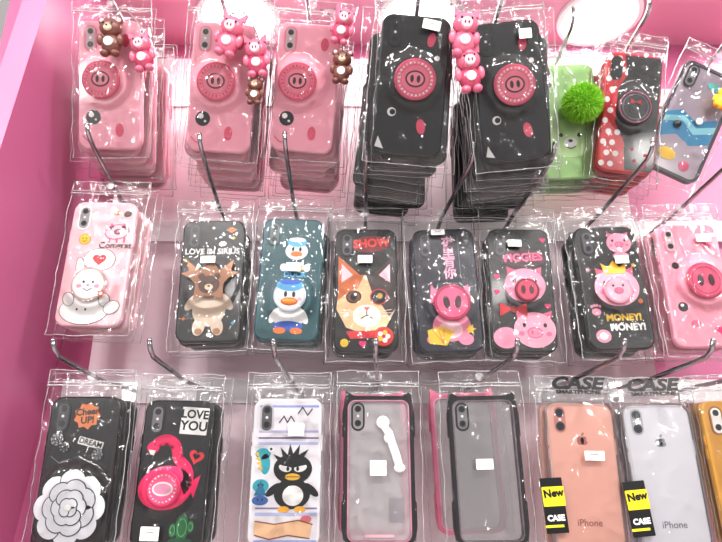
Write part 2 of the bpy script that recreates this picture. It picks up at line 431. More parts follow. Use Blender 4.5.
# 1 bunny
m = MB(); BP = mat((246, 196, 204), .3, 0, .5)
m.body(BP); m.camera(rim=WHITE, inner=mat((150, 145, 150)))
m.ell(1.9, 3.9, 1.5, 1.0, .53, DPINK, 8); m.ell(1.9, 3.9, 1.38, .88, .55, LPINK, 8)
for a in (-.8, .8): m.prism([(1.9+a, 5.1), (1.9+a*.5, 4.5), (1.9+a*1.4, 4.3)], .55, DPINK)
pig_nose(m, 2., 3.9, .5, .36, .57, mat((244, 150, 175)), BLACK)
for a in (-.8, 1.): m.ell(1.9+a, 4.3, .1, .13, .57, BLACK, n=8)
for a in (-.8, .1, 1.): m.stroke([(1.9+a, 3.1), (1.9+a, 2.6)], .25, .55, DPINK)
m.text("Comgrat", 1.9, 2.1, 1.1, .55, BLACK, 0, .02)
m.ell(2.9, 6.3, .5, .4, .55, BROWN, 20); m.ell(1.6, 6.4, .4, .3, .55, ORG)
m.ell(-1.9, 2.9, .72, .72, .53, mat((150, 120, 30))); m.ell(-1.9, 2.9, .65, .65, .55, YEL)
for a in (-.22, .22): m.ell(-1.9+a, 3., .07, .1, .57, BLACK, n=8)
m.stroke([(-2.15, 2.7), (-1.9, 2.55), (-1.65, 2.7)], .07, .57, BLACK)
m.ell(.3, .3, 1.95, 1.45, .53, BROWN); m.ell(.3, .3, 1.87, 1.37, .55, WHITE); m.heart(.3, .3, .8, .58, RED)
m.ell(-.6, -6., 2.9, 1.75, .53, BROWN); m.ell(-.6, -6., 2.82, 1.67, .55, WHITE)
for a in (-2.6, 1.6): m.ell(a, -4.7, .68, .88, .55, BROWN, 20); m.ell(a, -4.7, .6, .8, .56, WHITE, 20)
for a in (-1.4, -.4): m.ell(a, -5.9, .12, .16, .58, BLACK, n=8)
m.ell(2.6, -5.6, 1.0, .8, .57, BROWN, 30); m.ell(2.6, -5.6, .92, .72, .58, WHITE, 30)
for a in (-1.8, -.5): m.ell(a, -.9, .56, 1.48, .55, BROWN, 12); m.ell(a, -.9, .48, 1.4, .56, WHITE, 12); m.ell(a, -.9, .22, 1., .58, LPINK, 12)
z = m.grip(-.3, -2.9, 2.1, mat((190, 165, 160)), WHITE)
for a in (-.55, .55): m.ell(-.3+a, -2.7, .14, .17, z+.02, BLACK, n=10); m.ell(-.3+a*1.9, -3.2, .32, .24, z+.02, mat((250, 150, 170)))
m.ell(-.3, -3.1, .16, .1, z+.02, DPINK, n=10); m.stroke([(-.8, -3.5), (-.3, -3.8), (.2, -3.5)], .09, z+.02, BLACK)
m.star(1.4, -4.1, .6, .28, 5, z+.03, mat((210, 100, 80))); m.ell(1.4, -4.1, .2, .2, z+.05, WHITE, n=10)
row2("bunny_phone_case", m, -.318, .226, -1, [(-.3, -2.9, 2.2, .5)], [], BP, .665)
# 2 bear with antlered hood
m = MB(); m.body(BLK); m.camera(rim=DARK, inner=mat((80, 80, 86)))
m.text("LOVE IN SIRIUS", 0, 3.6, 1.02, .55, WHITE, 0, .025)
PLUSH = mat((214, 194, 174)); HOOD = mat((158, 106, 70))
m.ell(0, -3.9, 2.0, 2.1, .53, PLUSH)
for s in (-1, 1):
    m.ell(s*2., -2.9, .6, 1.3, .55, PLUSH, s*40); m.ell(s*1.1, -6.0, .75, 1.1, .55, PLUSH, s*10); m.ell(s*1.1, -6.6, .45, .4, .57, TAN)
z = m.grip(0, -.7, 1.8, mat((130, 88, 58)), HOOD)
m.star(0, -.3, 3.1, 1.75, 5, z+.02, HOOD, 90)
for s in (-1, 1):
    m.prism([(s*1.3, 1.), (s*2.9, 2.3), (s*2.6, .9), (s*3.5, .6), (s*2.2, -.1)], z+.015, TAN)
m.ell(0, -.9, 1.3, 1.15, z+.04, BROWN)
for s in (-1, 1): m.ell(s*.95, .15, .42, .42, z+.035, BROWN); m.ell(s*.5, -.7, .14, .16, z+.06, BLACK, n=10)
m.ell(0, -1.2, .5, .38, z+.06, CREAM); m.ell(0, -1.08, .18, .13, z+.08, BLACK, n=10)
for x, y, c in ((2.6, 5.4, YEL), (1.2, 5.9, SKY), (-3, -5, ORG), (3, -5.6, SKY), (3.3, 2.6, WHITE), (-3.3, 2.5, YEL), (0, 6.8, WHITE)): m.star(x, y, .28, .12, 4, .54, c)
m.ell(2.3, 6.5, .4, .4, .53, ORG); m.ring(2.3, 6.5, .65, .2, .07, .56, CREAM)
row2("bear_phone_case", m, -.186, .212, 1, [(0, -.6, 2.6, .65)], [(-.2, 2.2, 1.65, 1.8, .9, 0)])
# 3 ducks
m = MB(); m.body(TEAL); m.camera(rim=mat((8, 60, 66)), inner=mat((90, 110, 112)))
for x, y in ((-3, -5), (2.9, -4.2), (2.6, 6.2), (-2.9, 1)): m.ell(x, y, .14, .14, .53, WHITE, n=8)
m.ell(.6, 3.5, 1.4, 1.15, .53, WHITE); m.ell(.6, 4.65, 1.25, .6, .55, SKY); m.ell(.6, 5., 1.05, .3, .57, WHITE)
for s in (-1, 1): m.ell(.6+s*.45, 3.75, .17, .3, .57, BLACK, n=12)
m.ell(.6, 3.1, .75, .35, .57, ORG)
for k, x in enumerate((-.9, .1, 1.1, 2.)): m.ell(x, 1.3, .42, .5, .54, (WHITE, SKY, YEL, WHITE)[k])
m.text("DUCK", .6, .4, 1.0, .55, SKY, 0, .04)
m.ell(.2, -4.9, 1.9, 1.6, .53, WHITE); m.ell(.2, -6.1, 1.8, .6, .55, BLUE)
for s in (-1, 1): m.ell(.2+s*1., -6.7, .75, .4, .57, ORG); m.ell(.2+s*1.8, -4.9, .45, 1., .56, WHITE, s*25)
z = m.grip(.2, -2.4, 2.0, mat((200, 205, 215)), WHITE)
m.ell(.2, -1.15, 1.65, .75, z+.02, SKY); m.ell(.2, -.75, 1.3, .35, z+.04, BLUE)
for s in (-1, 1): m.ell(.2+s*.5, -2.3, .2, .38, z+.03, BLACK, n=14); m.ell(.2+s*1.25, -2.9, .28, .2, z+.03, LPINK)
m.dome(.2, -3.2, z+.01, 1.05, .5, .3, ORG)
row2("duck_phone_case", m, -.088, .214, -2, [(.2, -2.4, 2.1, .65)], [(.4, 1.2, 1.2, 1.8, 1.1)], TEAL)
# 4 cat with patch
m = MB(); m.body(BLK); m.camera(rim=DARK, inner=mat((80, 80, 86)))
m.ell(.6, 5.8, 2.4, 1.1, .52, mat((120, 16, 24)), 4); m.text("SHOW", .7, 5.9, 1.5, .55, mat((235, 60, 50)), 4, .06)
FUR = mat((230, 190, 145)); FUR2 = mat((196, 104, 48)); DFUR = mat((52, 34, 28))
for s in (-1, 1):
    m.prism([(s*3.4, 4.2), (s*.7, 1.7), (s*3.4, -.6)], .54, FUR2 if s < 0 else DFUR); m.prism([(s*3.0, 3.2), (s*1.4, 1.5), (s*3.0, .0)], .56, LPINK)
m.prism([(-3.6, -2.6), (-3.2, .6), (-1.6, 1.7), (1.6, 1.7), (3.2, .6), (3.6, -2.6), (2.4, -4.9), (0, -5.8), (-2.4, -4.9)], .57, FUR)
m.prism([(0, 1.7), (1.6, 1.7), (3.2, .6), (3.6, -2.6), (2.8, -3.5), (1.9, -2.1), (.9, -1.1), (.5, .3)], .585, DFUR)
m.prism([(-.2, 1.7), (-1.6, 1.7), (-3.2, .6), (-3.5, -1.6), (-2.3, -.6), (-1., .0)], .585, FUR2)
m.ell(.1, -3.5, 1.7, 1.4, .6, mat((248, 238, 224)))
m.ell(-1.5, -1.1, .95, .8, .62, BLACK, 12); m.ell(-1.5, -1.1, .8, .66, .64, mat((110, 60, 30))); m.ell(-1.5, -1.1, .4, .5, .66, BLACK, n=14); m.ell(-1.3, -.8, .18, .18, .67, WHITE, n=10)
m.ell(1.6, -1.1, 1.05, .95, .64, BLACK); m.ring(1.6, -1.1, 1.1, 1.0, .12, .66, mat((200, 40, 50))); m.ell(1.7, -1.0, .35, .35, .67, mat((190, 150, 60)), n=14)
m.prism([(-.3, -2.4), (.5, -2.4), (.1, -2.9)], .63, mat((230, 90, 110)))
m.stroke([(.1, -2.9), (.1, -3.4), (-.6, -3.8)], .12, .63, BLACK); m.stroke([(.1, -3.4), (.8, -3.8)], .12, .63, BLACK)
for s in (-1, 1):
    for d in (-.35, .1, .5): m.stroke([(s*1.5, -3.2+d*.5), (s*3.1, -3.2+d)], .06, .63, WHITE)
m.prism([(-2.4, -5.4), (2.6, -5.2), (2.2, -6.1), (-1.9, -6.3)], .62, RED)
z = m.grip(2.1, -6.1, 1.2, mat((210, 60, 50)), RED)
for k in range(5): m.ell(2.1+.5*math.cos(k*1.256), -6.1+.5*math.sin(k*1.256), .3, .3, z+.02, YEL if k % 2 else WHITE, n=12)
m.ell(-2.6, -6.8, .5, .5, .6, YEL); m.heart(-.4, -6.9, .45, .6, HOT)
row2("cat_phone_case", m, .006, .200, 0, [(2.1, -6.1, 1.2, .4)], [(-.1, 3.6, 1.2, 1.8, 1.0)])
# 5 navy case, vertical lettering and pig-nose grip
m = MB(); m.body(NAVY); m.camera(rim=DARK, inner=mat((80, 80, 90)))
for k, ch in enumerate("夜里有你"): m.text(ch, .5, 5.9-1.35*k, 1.6, .55, mat((240, 180, 205)), 0, .04)
m.stroke([(1.8, 6.6), (1.8, 1.4)], .06, .54, GREY)
m.ell(0.2, -4.7, 2.3, 1.9, .53, mat((238, 138, 170))); m.ell(-2.1, -6.3, .8, .6, .55, mat((238, 138, 170))); m.ell(1.8, -6.4, .9, .7, .55, mat((238, 138, 170)))
for s in (-1, 1): m.prism([(.3+s*2.3, .5), (.3+s*.9, -.9), (.3+s*2.5, -1.9)], .54, mat((224, 108, 144)))
m.ell(0, -5.2, 1.5, 1.1, .56, mat((250, 205, 215)))
m.prism([(-2.6, -6.8), (-.6, -7.1), (.5, -5.4), (-1.2, -4.7), (-2.8, -5.2)], .58, YEL)
for a in (-1.9, -1.2, -.5): m.stroke([(-1, -6.8), (a-.3, -5.1)], .08, .6, ORG)
m.star(2.4, -5.2, .7, .35, 6, .6, YEL)
z = m.grip(.4, -1.9, 2.25, mat((184, 38, 86)), mat((232, 92, 138)))
m.ring(.4, -1.9, 2.0, 2.0, .12, z+.01, mat((170, 34, 78)))
for s in (-1, 1): m.ell(.4+s*.7, -1.9, .4, .8, z+.02, mat((55, 5, 26)), -s*8)
row2("pig_phone_case", m, .106, .200, 2, [(.4, -1.9, 2.3, .5)], [(-.7, 7.2, 1.2, 1.7, .7)], NAVY)
# 6 two pigs
m = MB(); m.body(BLK); m.camera(rim=DARK, inner=mat((80, 80, 86)))
m.ell(.3, 4.0, 3.1, 1.2, .52, mat((70, 24, 44))); m.text("PIGGIES", .4, 4.0, 1.4, .55, mat((245, 110, 152)), 4, .06)
pig_head(m, .4, .4, 2.3, .53, mat((240, 148, 174)))
pig_head(m, 1.2, -5.2, 2.3, .60, mat((244, 166, 188)))
m.ell(-2.3, -6.2, 1.5, 1.3, .58, mat((240, 148, 174)))
m.prism([(-1.2, -2.6), (-2.9, -1.9), (-2.9, -3.6)], .66, RED); m.prism([(-1.2, -2.6), (.4, -1.9), (.4, -3.6)], .66, RED); m.ell(-1.2, -2.7, .45, .45, .68, mat((150, 15, 30)))
z = m.grip(.5, -.3, 1.5, mat((120, 10, 36)), mat((218, 60, 100)))
for s in (-1, 1): m.ell(.5+s*.5, -.3, .28, .55, z+.02, mat((70, 6, 24)))
for x, y in ((-3, 1.5), (3., -2.2), (-3.1, -.5), (3, 6.4)): m.heart(x, y, .38, .54, HOT)
row2("pig_phone_case", m, .198, .200, -1, [(.5, -.3, 1.6, .5)], [(-.7, 5.7, 1.2, 1.7, .9)])
# 7 money pig
m = MB(); m.body(BLK); m.camera(rim=DARK, inner=mat((80, 80, 86)))
MP = mat((240, 158, 180))
pig_head(m, 1.6, 5.6, 1.4, .53, MP); m.ell(1.6, 3.9, 1., .5, .52, MP)
pig_head(m, .4, -.2, 2.5, .53, mat((244, 168, 190)))
m.prism([(-.9, 1.6), (-1.2, 3.), (-.3, 2.4), (.4, 3.3), (1.1, 2.4), (2., 3.), (1.7, 1.6)], .6, YEL)
z = m.grip(.3, -.6, 1.75, mat((236, 158, 180)), mat((246, 186, 202)))
for s in (-1, 1): m.ell(.3+s*.6, -.1, .13, .15, z+.03, BLACK, n=10)
pig_nose(m, .3, -.75, .6, .42, z+.02, mat((244, 130, 165)), DPINK)
m.text("MONEY!", .6, -4., 1.15, .55, YEL, 0, .05); m.text("MONEY!", .9, -5.2, 1.15, .55, WHITE, 0, .05)
m.ell(-2.6, -3.2, .55, .45, .54, MP)
for k in range(4): m.ell(-3.1+k*.34, -2.5+(.12 if k in (1, 2) else 0), .15, .2, .54, MP, n=10)
m.ell(-2.2, -6.2, .9, .8, .53, MP); m.ell(-2.2, -6.2, .5, .45, .55, WHITE)
m.star(2.9, 2.6, .35, .15, 5, .54, YEL); m.star(-2.8, 2.2, .35, .15, 5, .54, MP); m.ell(3., -2, .3, .3, .54, ORG)
row2("pig_phone_case", m, .311, .203, 2, [(.3, -.6, 1.9, .5)], [(1.3, 3.2, 1.25, 1.7, 1.0)])
# 8 pink pig
m = MB(); P2 = mat((242, 158, 178), .32, 0, .5); m.body(P2); m.camera(rim=mat((232, 130, 155)), inner=mat((200, 170, 175)))
z = m.grip(.9, .3, 2.3, mat((192, 52, 92)), mat((220, 88, 126)))
m.ring(.9, .3, 1.75, 1.75, .1, z+.01, mat((180, 40, 85)))
for s in (-1, 1): m.ell(.9+s*.65, .3, .36, .75, z+.02, mat((70, 8, 36)))
m.ell(-2.2, -2.9, .6, .6, .53, BLACK); m.ell(-2.3, -2.7, .2, .2, .55, WHITE)
m.ell(-2.2, 2.4, .45, .45, .53, BLACK); m.ell(-1, -5, .6, .45, .53, DPINK); m.heart(1.8, -5.8, .6, .53, HOT)
m.ell(2.2, 5, .6, .45, .53, DPINK)
row2("pig_phone_case", m, .414, .206, 1, [(.9, .3, 2.4, .5)], [(1.6, 5.8, 1.2, 1.8, 1.0)], P2)

# ================================================================ ROW 3
Y3 = .688
def row3(name, m, X, Z=-.012, roll=0, bumps=(), tags=(), st=BLK, n=2, Y=Y3, bagfn=None, **kw):
    M = place(X, Y, Z, 0, roll)
    ob = finish(m, name, M, bumps, tags, bagfn, **kw)
    if n: stack(name+"_stack", M, 0, st, n, 2.2, jx=.4)
    return ob
# 1 camellia
m = MB(); m.body(BLK); m.camera(rim=DARK, inner=mat((80, 80, 86)))
m.ell(.3, 5.8, 1.6, 1.1, .53, mat((60, 30, 25))); m.star(.3, 5.8, 1.5, 1.2, 9, .54, mat((240, 145, 90)))
m.text("Cheer", .3, 6.2, 1.0, .56, BLACK, 5, .03); m.text("UP!", .4, 5.3, 1.0, .56, BLACK, 5, .03)
def rose(cx, cy, R, z):
    m.ell(cx, cy, R*.98, R*.98, z, DARK)
    for k, (n, rr_, pr) in enumerate(((8, .72, .33), (7, .5, .28), (6, .3, .22), (4, .14, .15))):
        for i in range(n):
            a = 2*math.pi*(i+.5*(k % 2))/n; x = cx+R*rr_*math.cos(a); y = cy+R*rr_*math.sin(a)
            zz = z+.04+k*.09+.012*(i % 3)
            m.ell(x, y, R*pr*.92, R*pr*1.12, zz, BLACK, math.degrees(a), n=18, h=.04)
            m.ell(x, y, R*(pr*.92)-.1, R*(pr*1.12)-.1, zz+.015, mat((222, 222, 227)), math.degrees(a), n=18)
    m.dome(cx, cy, z+.4, R*.1, R*.1, .12, WHITE)
for x, y, r in ((-2.6, 3.3, .75), (-1.7, 2.5, .6), (2., 1.7, .65)): rose(x, y, r, .53)
m.rr(1.1, 2.9, 2.8, .8, .1, .54, WHITE, -14); m.text("DREAM", 1.1, 2.9, .8, .56, BLACK, -14, .02)
m.stroke([(-3, 1.5), (-2, .8), (-1, 1.2)], .08, .54, GREY)
m.lathe(0, -3.6, [(1., .5), (1., .8), (3.4, .8), (3.5, .95)], mat((210, 210, 214)))
rose(0, -3.6, 3.75, .98)
row3("camellia_phone_case", m, -.306, -.012, 0, [(0, -3.6, 3.6, .95)], [], Y=.665)
# 2 flamingo
m = MB(); m.body(BLK); m.camera(rim=DARK, inner=mat((120, 118, 124)))
m.rr(1.9, 5.6, 3.1, 3., .1, .54, WHITE, -3); m.text("LOVE", 1.9, 6.3, 1.3, .56, BLACK, -3, .04); m.text("YOU", 1.9, 5., 1.45, .56, BLACK, -3, .04)
neck = [(.9, -2.2), (1.8, -.9), (1.6, .4), (.6, 1.4), (.3, 2.2), (.0, 3.), (-.9, 3.5), (-1.9, 3.2), (-2.4, 2.5)]
FL = mat((248, 26, 104), .4)
sm_ = []
for i in range(len(neck)-1):
    p0 = neck[max(i-1, 0)]; p1 = neck[i]; p2 = neck[i+1]; p3 = neck[min(i+2, len(neck)-1)]
    for t in (0, .25, .5, .75):
        sm_.append(tuple(.5*((2*p1[k])+(-p0[k]+p2[k])*t+(2*p0[k]-5*p1[k]+4*p2[k]-p3[k])*t*t+(-p0[k]+3*p1[k]-3*p2[k]+p3[k])*t**3) for k in (0, 1)))
m.stroke(sm_+[neck[-1]], 1.15, .56, FL)
m.ell(-2.5, 2.7, .65, .55, .565, FL, 40); m.prism([(-2.9, 2.4), (-2.5, 1.2), (-2.1, 2.3)], .57, WHITE); m.prism([(-2.75, 1.9), (-2.5, 1.2), (-2.3, 1.8)], .58, BLACK)
m.ell(-2.3, 2.95, .1, .1, .59, BLACK, n=8)
m.ell(-.6, -1.6, 3., 2.3, .56, FL, 8)
m.prism([(1.8, -1.2), (3.2, -.2), (2.6, -2.6)], .55, FL)
z = m.grip(-.7, -1.7, 1.9, mat((236, 42, 106)), mat((250, 98, 150)))
m.ell(-.7, -1.7, 1.15, .75, z+.01, WHITE); m.ell(-.7, -1.7, .95, .55, z+.03, mat((235, 160, 190)))
for i in range(22): m.ball(-.7+1.4*math.cos(i*.2856), -1.7+1.4*math.sin(i*.2856), z, .13, .13, .12, mat((255, 200, 215), .15), n=8, k=4)
m.heart(2.5, 1.7, .85, .54, mat((235, 50, 65)), -15); m.heart(2.5, 1.75, .4, .56, BLACK, -15)
for x, y, rx, ry in ((1.7, -5.6, .75, 1.3), (.7, -5.9, .4, .7), (2.6, -5.5, .4, .6)): m.ell(x, y, rx, ry, .55, mat((16, 110, 56))); m.ring(x, y, rx*.7, ry*.7, .06, .565, mat((120, 200, 130)))
m.ell(1.6, -7, 1.3, .4, .56, mat((20, 80, 50)))
row3("flamingo_phone_case", m, -.210, -.014, -1, [(-.7, -1.7, 2., .5)], [(-1.5, -6.2, 1.25, 2., 1.4)])
# 3 penguin
m = MB(); WB = mat((236, 232, 236), .3, 0, .4); m.body(WB); m.camera(rim=mat((200, 198, 204)), inner=mat((90, 88, 92)))
for y, c, hh in ((7., mat((150, 165, 215)), .25), (4.2, mat((185, 180, 220)), .25), (3.5, mat((90, 80, 125)), .16), (2.9, mat((185, 190, 225)), .3), (-3.9, mat((130, 120, 165)), .18), (-4.5, mat((185, 190, 225)), .35), (-7.2, mat((150, 165, 215)), .25)): m.rr(.2, y, 6.8, hh, .05, .53, c)
m.stroke([(-.9, 5.2), (-.4, 5.9), (0, 5.2), (.4, 5.9), (.8, 5.3)], .12, .55, BLACK); m.stroke([(1.2, 6.2), (1.7, 6.9), (2.3, 6.), (2.8, 6.7)], .12, .55, BLACK)
m.ell(2.4, -5.0, .6, .4, .55, mat((230, 120, 130)))
m.ell(.8, -2.4, 2.0, 1.6, .56, BLACK); m.ell(.8, .2, 2.15, 1.6, .57, BLACK)
for k, a in enumerate((-62, -38, -14, 10, 34)):
    r = math.radians(90-a); m.prism([(.8+1.3*math.cos(r+.3), .3+1.3*math.sin(r+.3)), (.8+1.3*math.cos(r-.3), .3+1.3*math.sin(r-.3)), (.8+2.7*math.cos(r-.1), .3+2.6*math.sin(r-.1))], .575, BLACK)
m.ell(.9, -2.6, 1.15, 1.05, .58, WHITE)
for s in (-1, 1):
    m.ell(.8+s*.85, .3, .72, .42, .59, WHITE, s*14); m.ell(.8+s*.55, .2, .17, .24, .61, BLACK, n=10)
    m.prism([(.8+s*.1, .6), (.8+s*1.7, 1.1), (.8+s*1.6, .65), (.8+s*.2, .35)], .62, BLACK)
    m.ell(.8+s*2.1, -2.0, .4, 1., .57, BLACK, s*50); m.ell(.8+s*.9, -4., .65, .32, .58, mat((240, 175, 50)))
m.ell(.8, -.65, .85, .36, .6, mat((246, 190, 50))); m.stroke([(0, -.65), (1.6, -.65)], .07, .62, BLACK)
TQ = mat((40, 165, 180)); m.ell(-2.6, 1.8, .85, .6, .55, TQ); m.ell(-2.3, .7, .55, 1.1, .55, TQ); m.ell(-1.7, 2.3, .35, .35, .56, WHITE, n=12); m.ell(-1.7, 2.3, .15, .15, .58, BLACK, n=8)
for k in range(4): m.prism([(-3.1+k*.15, 2.-.5*k), (-3.6+k*.15, 1.8-.5*k), (-3.+k*.15, 1.5-.5*k)], .56, mat((240, 190, 60)))
m.ell(-2.7, -1.6, .9, .7, .55, TQ); m.prism([(-3.4, -2.6), (-2, -2.6), (-2.7, -1)], .56, mat((30, 110, 150)))
m.ell(-2.7, -3.1, .9, .5, .55, mat((50, 100, 170)))
for y in (-1.5, -3.): m.ell(-2.95, y, .1, .12, .58, BLACK, n=8); m.ell(-2.45, y, .1, .12, .58, BLACK, n=8)
m.prism([(-3.2, -6.6), (-1.5, -7), (.5, -6.6), (2.8, -6.9), (3.1, -5.5), (1.6, -5.1), (-1., -5.5), (-3.2, -5.2)], .56, mat((240, 196, 155)))
m.stroke([(-3.1, -5.2), (-1, -5.5), (1.6, -5.1), (3.1, -5.5)], .13, .58, mat((140, 76, 36))); m.stroke([(-3.1, -6.6), (-1.5, -7), (.5, -6.6), (2.8, -6.9)], .13, .58, mat((140, 76, 36)))
row3("penguin_phone_case", m, -.084, -.012, 0, (), [(1.1, 4.4, 1.2, 1.8, 1.4)], WB)
# 4 & 5 framed clear bumper cases with small raised corners
def frame_case(frame, inner, pane):
    m = MB()
    o = lambda w, h, r, z: [(x, y, z) for x, y in m.rpts(0, 0, w, h, r, 0, 8)]
    m.loft([o(6.8, 14.8, .8, -.5), o(7.8, 15.8, 1.2, -.5), o(8., 16., 1.3, -.3), o(8., 16., 1.3, .4), o(7.8, 15.8, 1.2, .55), o(7.1, 15.1, .9, .55), o(6.9, 14.9, .8, .5)], frame, cap=False)
    m.loft([o(7.05, 15.05, .9, .54), o(6.75, 14.75, .75, .54), o(6.75, 14.75, .75, .1)], inner, cap=False)
    m.prism(m.rpts(0, 0, 7.0, 15.0, .8), .05, pane, .08)
    for s in (-1, 1):
        m.loft([[(s*4.0, 6.8, z), (s*3.75, 8.6, z), (s*2.5, 7.8, z)] for z in (-.4, .4)], frame)
        m.loft([[(s*3.9, 7.2, z), (s*4.15, 6., z), (s*4.15, 3.5, z), (s*3.9, 3.2, z)] for z in (-.25, .25)], frame)
        m.loft([[(s*3.9, -7.6, z), (s*4.15, -6., z), (s*4.15, -3.5, z), (s*3.9, -3.2, z)] for z in (-.25, .25)], frame)
    return m
FB = mat((7, 6, 9), .25, 0, .4); PF = mat((228, 122, 152), .3)
m = frame_case(FB, mat((225, 150, 175)), PANE); m.camera(rim=FB, inner=mat((150, 146, 150)), z=.05)
m.tube([(1., 5.2, .55), (.6, 4.6, .6), (1.1, 3.9, .6), (2., 1.2, .6), (2.3, .2, .6)], .5, WHITE, 10)
m.ball(.5, 5., .65, .75, .75, .4, WHITE); m.ball(1.2, 3.3, .65, .65, .65, .4, mat((225, 222, 224)))
m.ball(2.3, .1, .65, .65, .5, .4, WHITE)
m.stroke([(-1.5, -6.9), (1.5, -6.9)], .3, .3, LPINK); m.rr(1.9, -4.3, 1.6, 2.4, .1, .2, mat((160, 155, 160)))
row3("clear_phone_case", m, .020, -.010, 0, (), [(-.1, .1, 1.25, 1.8, 1.6)], n=0)
m = frame_case(FB, mat((120, 100, 110)), PANE2)
m.camera(rim=FB, z=.05)
row3("clear_phone_case", m, .141, -.010, 1, (), [(-.4, .5, 1.25, 1.9, 1.1)], n=0)
m = frame_case(PF, mat((240, 170, 195)), PANE)
row3("clear_phone_case", m, .126, -.002, 2, (), (), n=0, Y=.73)
m = frame_case(PF, mat((240, 170, 195)), PANE)
row3("clear_phone_case", m, .014, -.004, 0, (), (), n=0, Y=.73)
# 6,7 phones in clear cases
def logo(m, cx, cy, k, z, c, bg):
    m.ell(cx-.22*k, cy, .45*k, .52*k, z, c); m.ell(cx+.22*k, cy, .45*k, .52*k, z, c)
    m.ell(cx+.75*k, cy+.12*k, .26*k, .26*k, z+.015, bg, n=16); m.ell(cx+.1*k, cy+.8*k, .12*k, .26*k, z, c, -35, n=14)
def phone(body, dark, logoc):
    m = MB(); m.body(body, w=7.5, h=15.5, z0=-.45, z1=.4)
    m.rr(-2.35, 5.9, 1.3, 2.9, .63, .45, dark)
    for y in (6.65, 5.15): m.ell(-2.35, y, .5, .5, .47, BLACK, n=20); m.ell(-2.35, y, .25, .25, .49, mat((40, 45, 70), .1), n=16)
    m.ell(-2.35, 5.9, .16, .16, .47, WHITE, n=10)
    logo(m, 0, 3.6, .9, .42, logoc, body)
    m.text("iPhone", 0, -5., 1.0, .42, logoc, 0, .01)
    o = lambda w, h, r, z: [(x, y, z) for x, y in m.rpts(0, 0, w, h, r, 0, 8)]
    m.loft([o(7.5, 15.5, 1.2, -.5), o(7.9, 15.9, 1.35, -.4), o(7.9, 15.9, 1.35, .45), o(7.6, 15.6, 1.2, .62), o(7.2, 15.2, 1., .6)], CLEARTPU, cap=False)
    return m
def caselabel(b):
    b.text("CASE", -.2, 9.95, 1.9, .65, BLACK, 0, .09, 1.35, .25); b.text("SMARTPHONE", 0, 9.0, .62, .65, BLACK, 0, .03, 1.3)
    b.rr(-4.0, -3.2, 2.4, 5.6, .1, 1.22, BLACK, 4); b.rr(-4.0, -2.3, 2.4, 2., .1, 1.24, mat((222, 208, 22)), 4)
    b.text("New", -4.0, -2.0, 1.1, 1.27, BLACK, 8, .05); b.text("CASE", -3.9, -4.5, .8, 1.25, WHITE, 4, .04)
    b.rr(-4.1, -5.3, 2., .25, .05, 1.24, mat((225, 215, 40)), 4)
PHB = mat((232, 176, 160), .28, 0, .3); SHB = mat((222, 220, 226), .28, 0, .3)
m = phone(PHB, mat((190, 126, 118)), mat((170, 104, 96), .3, .5))
row3("smartphone", m, .250, -.016, -1, (), [(.9, 2., 1.3, 2.2, 1.0)], PHB, n=1, bagfn=caselabel, k=.35)
m = phone(SHB, mat((175, 175, 182)), mat((130, 130, 138), .3, .5))
row3("smartphone", m, .340, -.018, 1, (), (), SHB, n=1, bagfn=caselabel, k=.35)
# 8 yellow frog case
m = MB(); m.body(mat((216, 156, 50), .3, 0, .4)); m.camera(rim=mat((160, 110, 40)), inner=WHITE)
FG = mat((60, 140, 50)); m.ell(-.3, -1., 2.6, 2.2, .53, FG); m.ell(-.3, -4.6, 2., 2.2, .54, FG)
for s in (-1, 1): m.ell(-.3+s*1.5, .9, .8, .8, .55, FG); m.ell(-.3+s*1.5, 1., .5, .5, .57, WHITE); m.ell(-.3+s*1.5, 1., .22, .22, .59, BLACK, n=12); m.ell(-.3+s*1.9, -6.4, .8, .45, .55, FG)
m.stroke([(-2, -1.4), (-.3, -2.1), (1.4, -1.4)], .16, .57, BLACK); m.ell(-.3, -4.8, 1.3, 1.5, .56, mat((225, 225, 150))); m.text("HELLO", .4, 3.6, 1.2, .55, BLACK, 0, .03)
row3("frog_phone_case", m, .432, -.014, 2, (), [(-.8, 5.9, 1.2, 1.8, 1.1)], mat((216, 156, 50)), n=1)

# ================================================================ hooks
def hook(X, zz, yt, rise=.018, kink=.022, dx=0.):
    m = MB()
    def w(x, y, z): return (x*100, y*100, (z+H0)*100)
    pts = [w(X, .786, zz), w(X, .70, zz), w(X+dx*.8, yt+.03, zz+rise*.8), w(X+dx*.95, yt+.012, zz+rise), w(X+dx, yt+.002, zz+rise+.006), w(X+dx, yt-.003, zz+rise+kink)]
    m.tube(pts, .26, CHROME, 12); m.ball(pts[-1][0], pts[-1][1], pts[-1][2], .28, .28, .28, CHROME, n=10, k=6)
    x, y, z = w(X, .786, zz)
    m.loft([[(x-.9, yy, z-1.6), (x+.9, yy, z-1.6), (x+.9, yy, z+.9), (x-.9, yy, z+.9)] for yy in (y-.2, y+.15)], METAL)
    return m.build("display_hook")
for X, Zc in ((-.318, .226), (-.186, .212), (-.088, .214), (.006, .200), (.106, .200), (.198, .200), (.311, .203), (.414, .206)):
    hook(X, Zc+.102, .59, .028, .014, .024 if X > .05 else 0.)
for X in (-.308, -.210, -.084, .020, .141, .250, .340, .432): hook(X, -.013+.102, .585, .012, .014, .018 if X > .05 else -.005)
for X, Y, Z, t in ((-.309, .612, .440, 18), (-.170, .607, .433, 18), (-.066, .612, .436, 18), (.066, .56, .402, 18), (.161, .565, .398, 18), (.276, .68, .432, 12), (.361, .655, .428, 14), (.475, .665, .412, 12)):
    a = math.radians(t); hook(X, Z+.102*math.cos(a), Y-.102*math.sin(a)-.045, .006, .02)

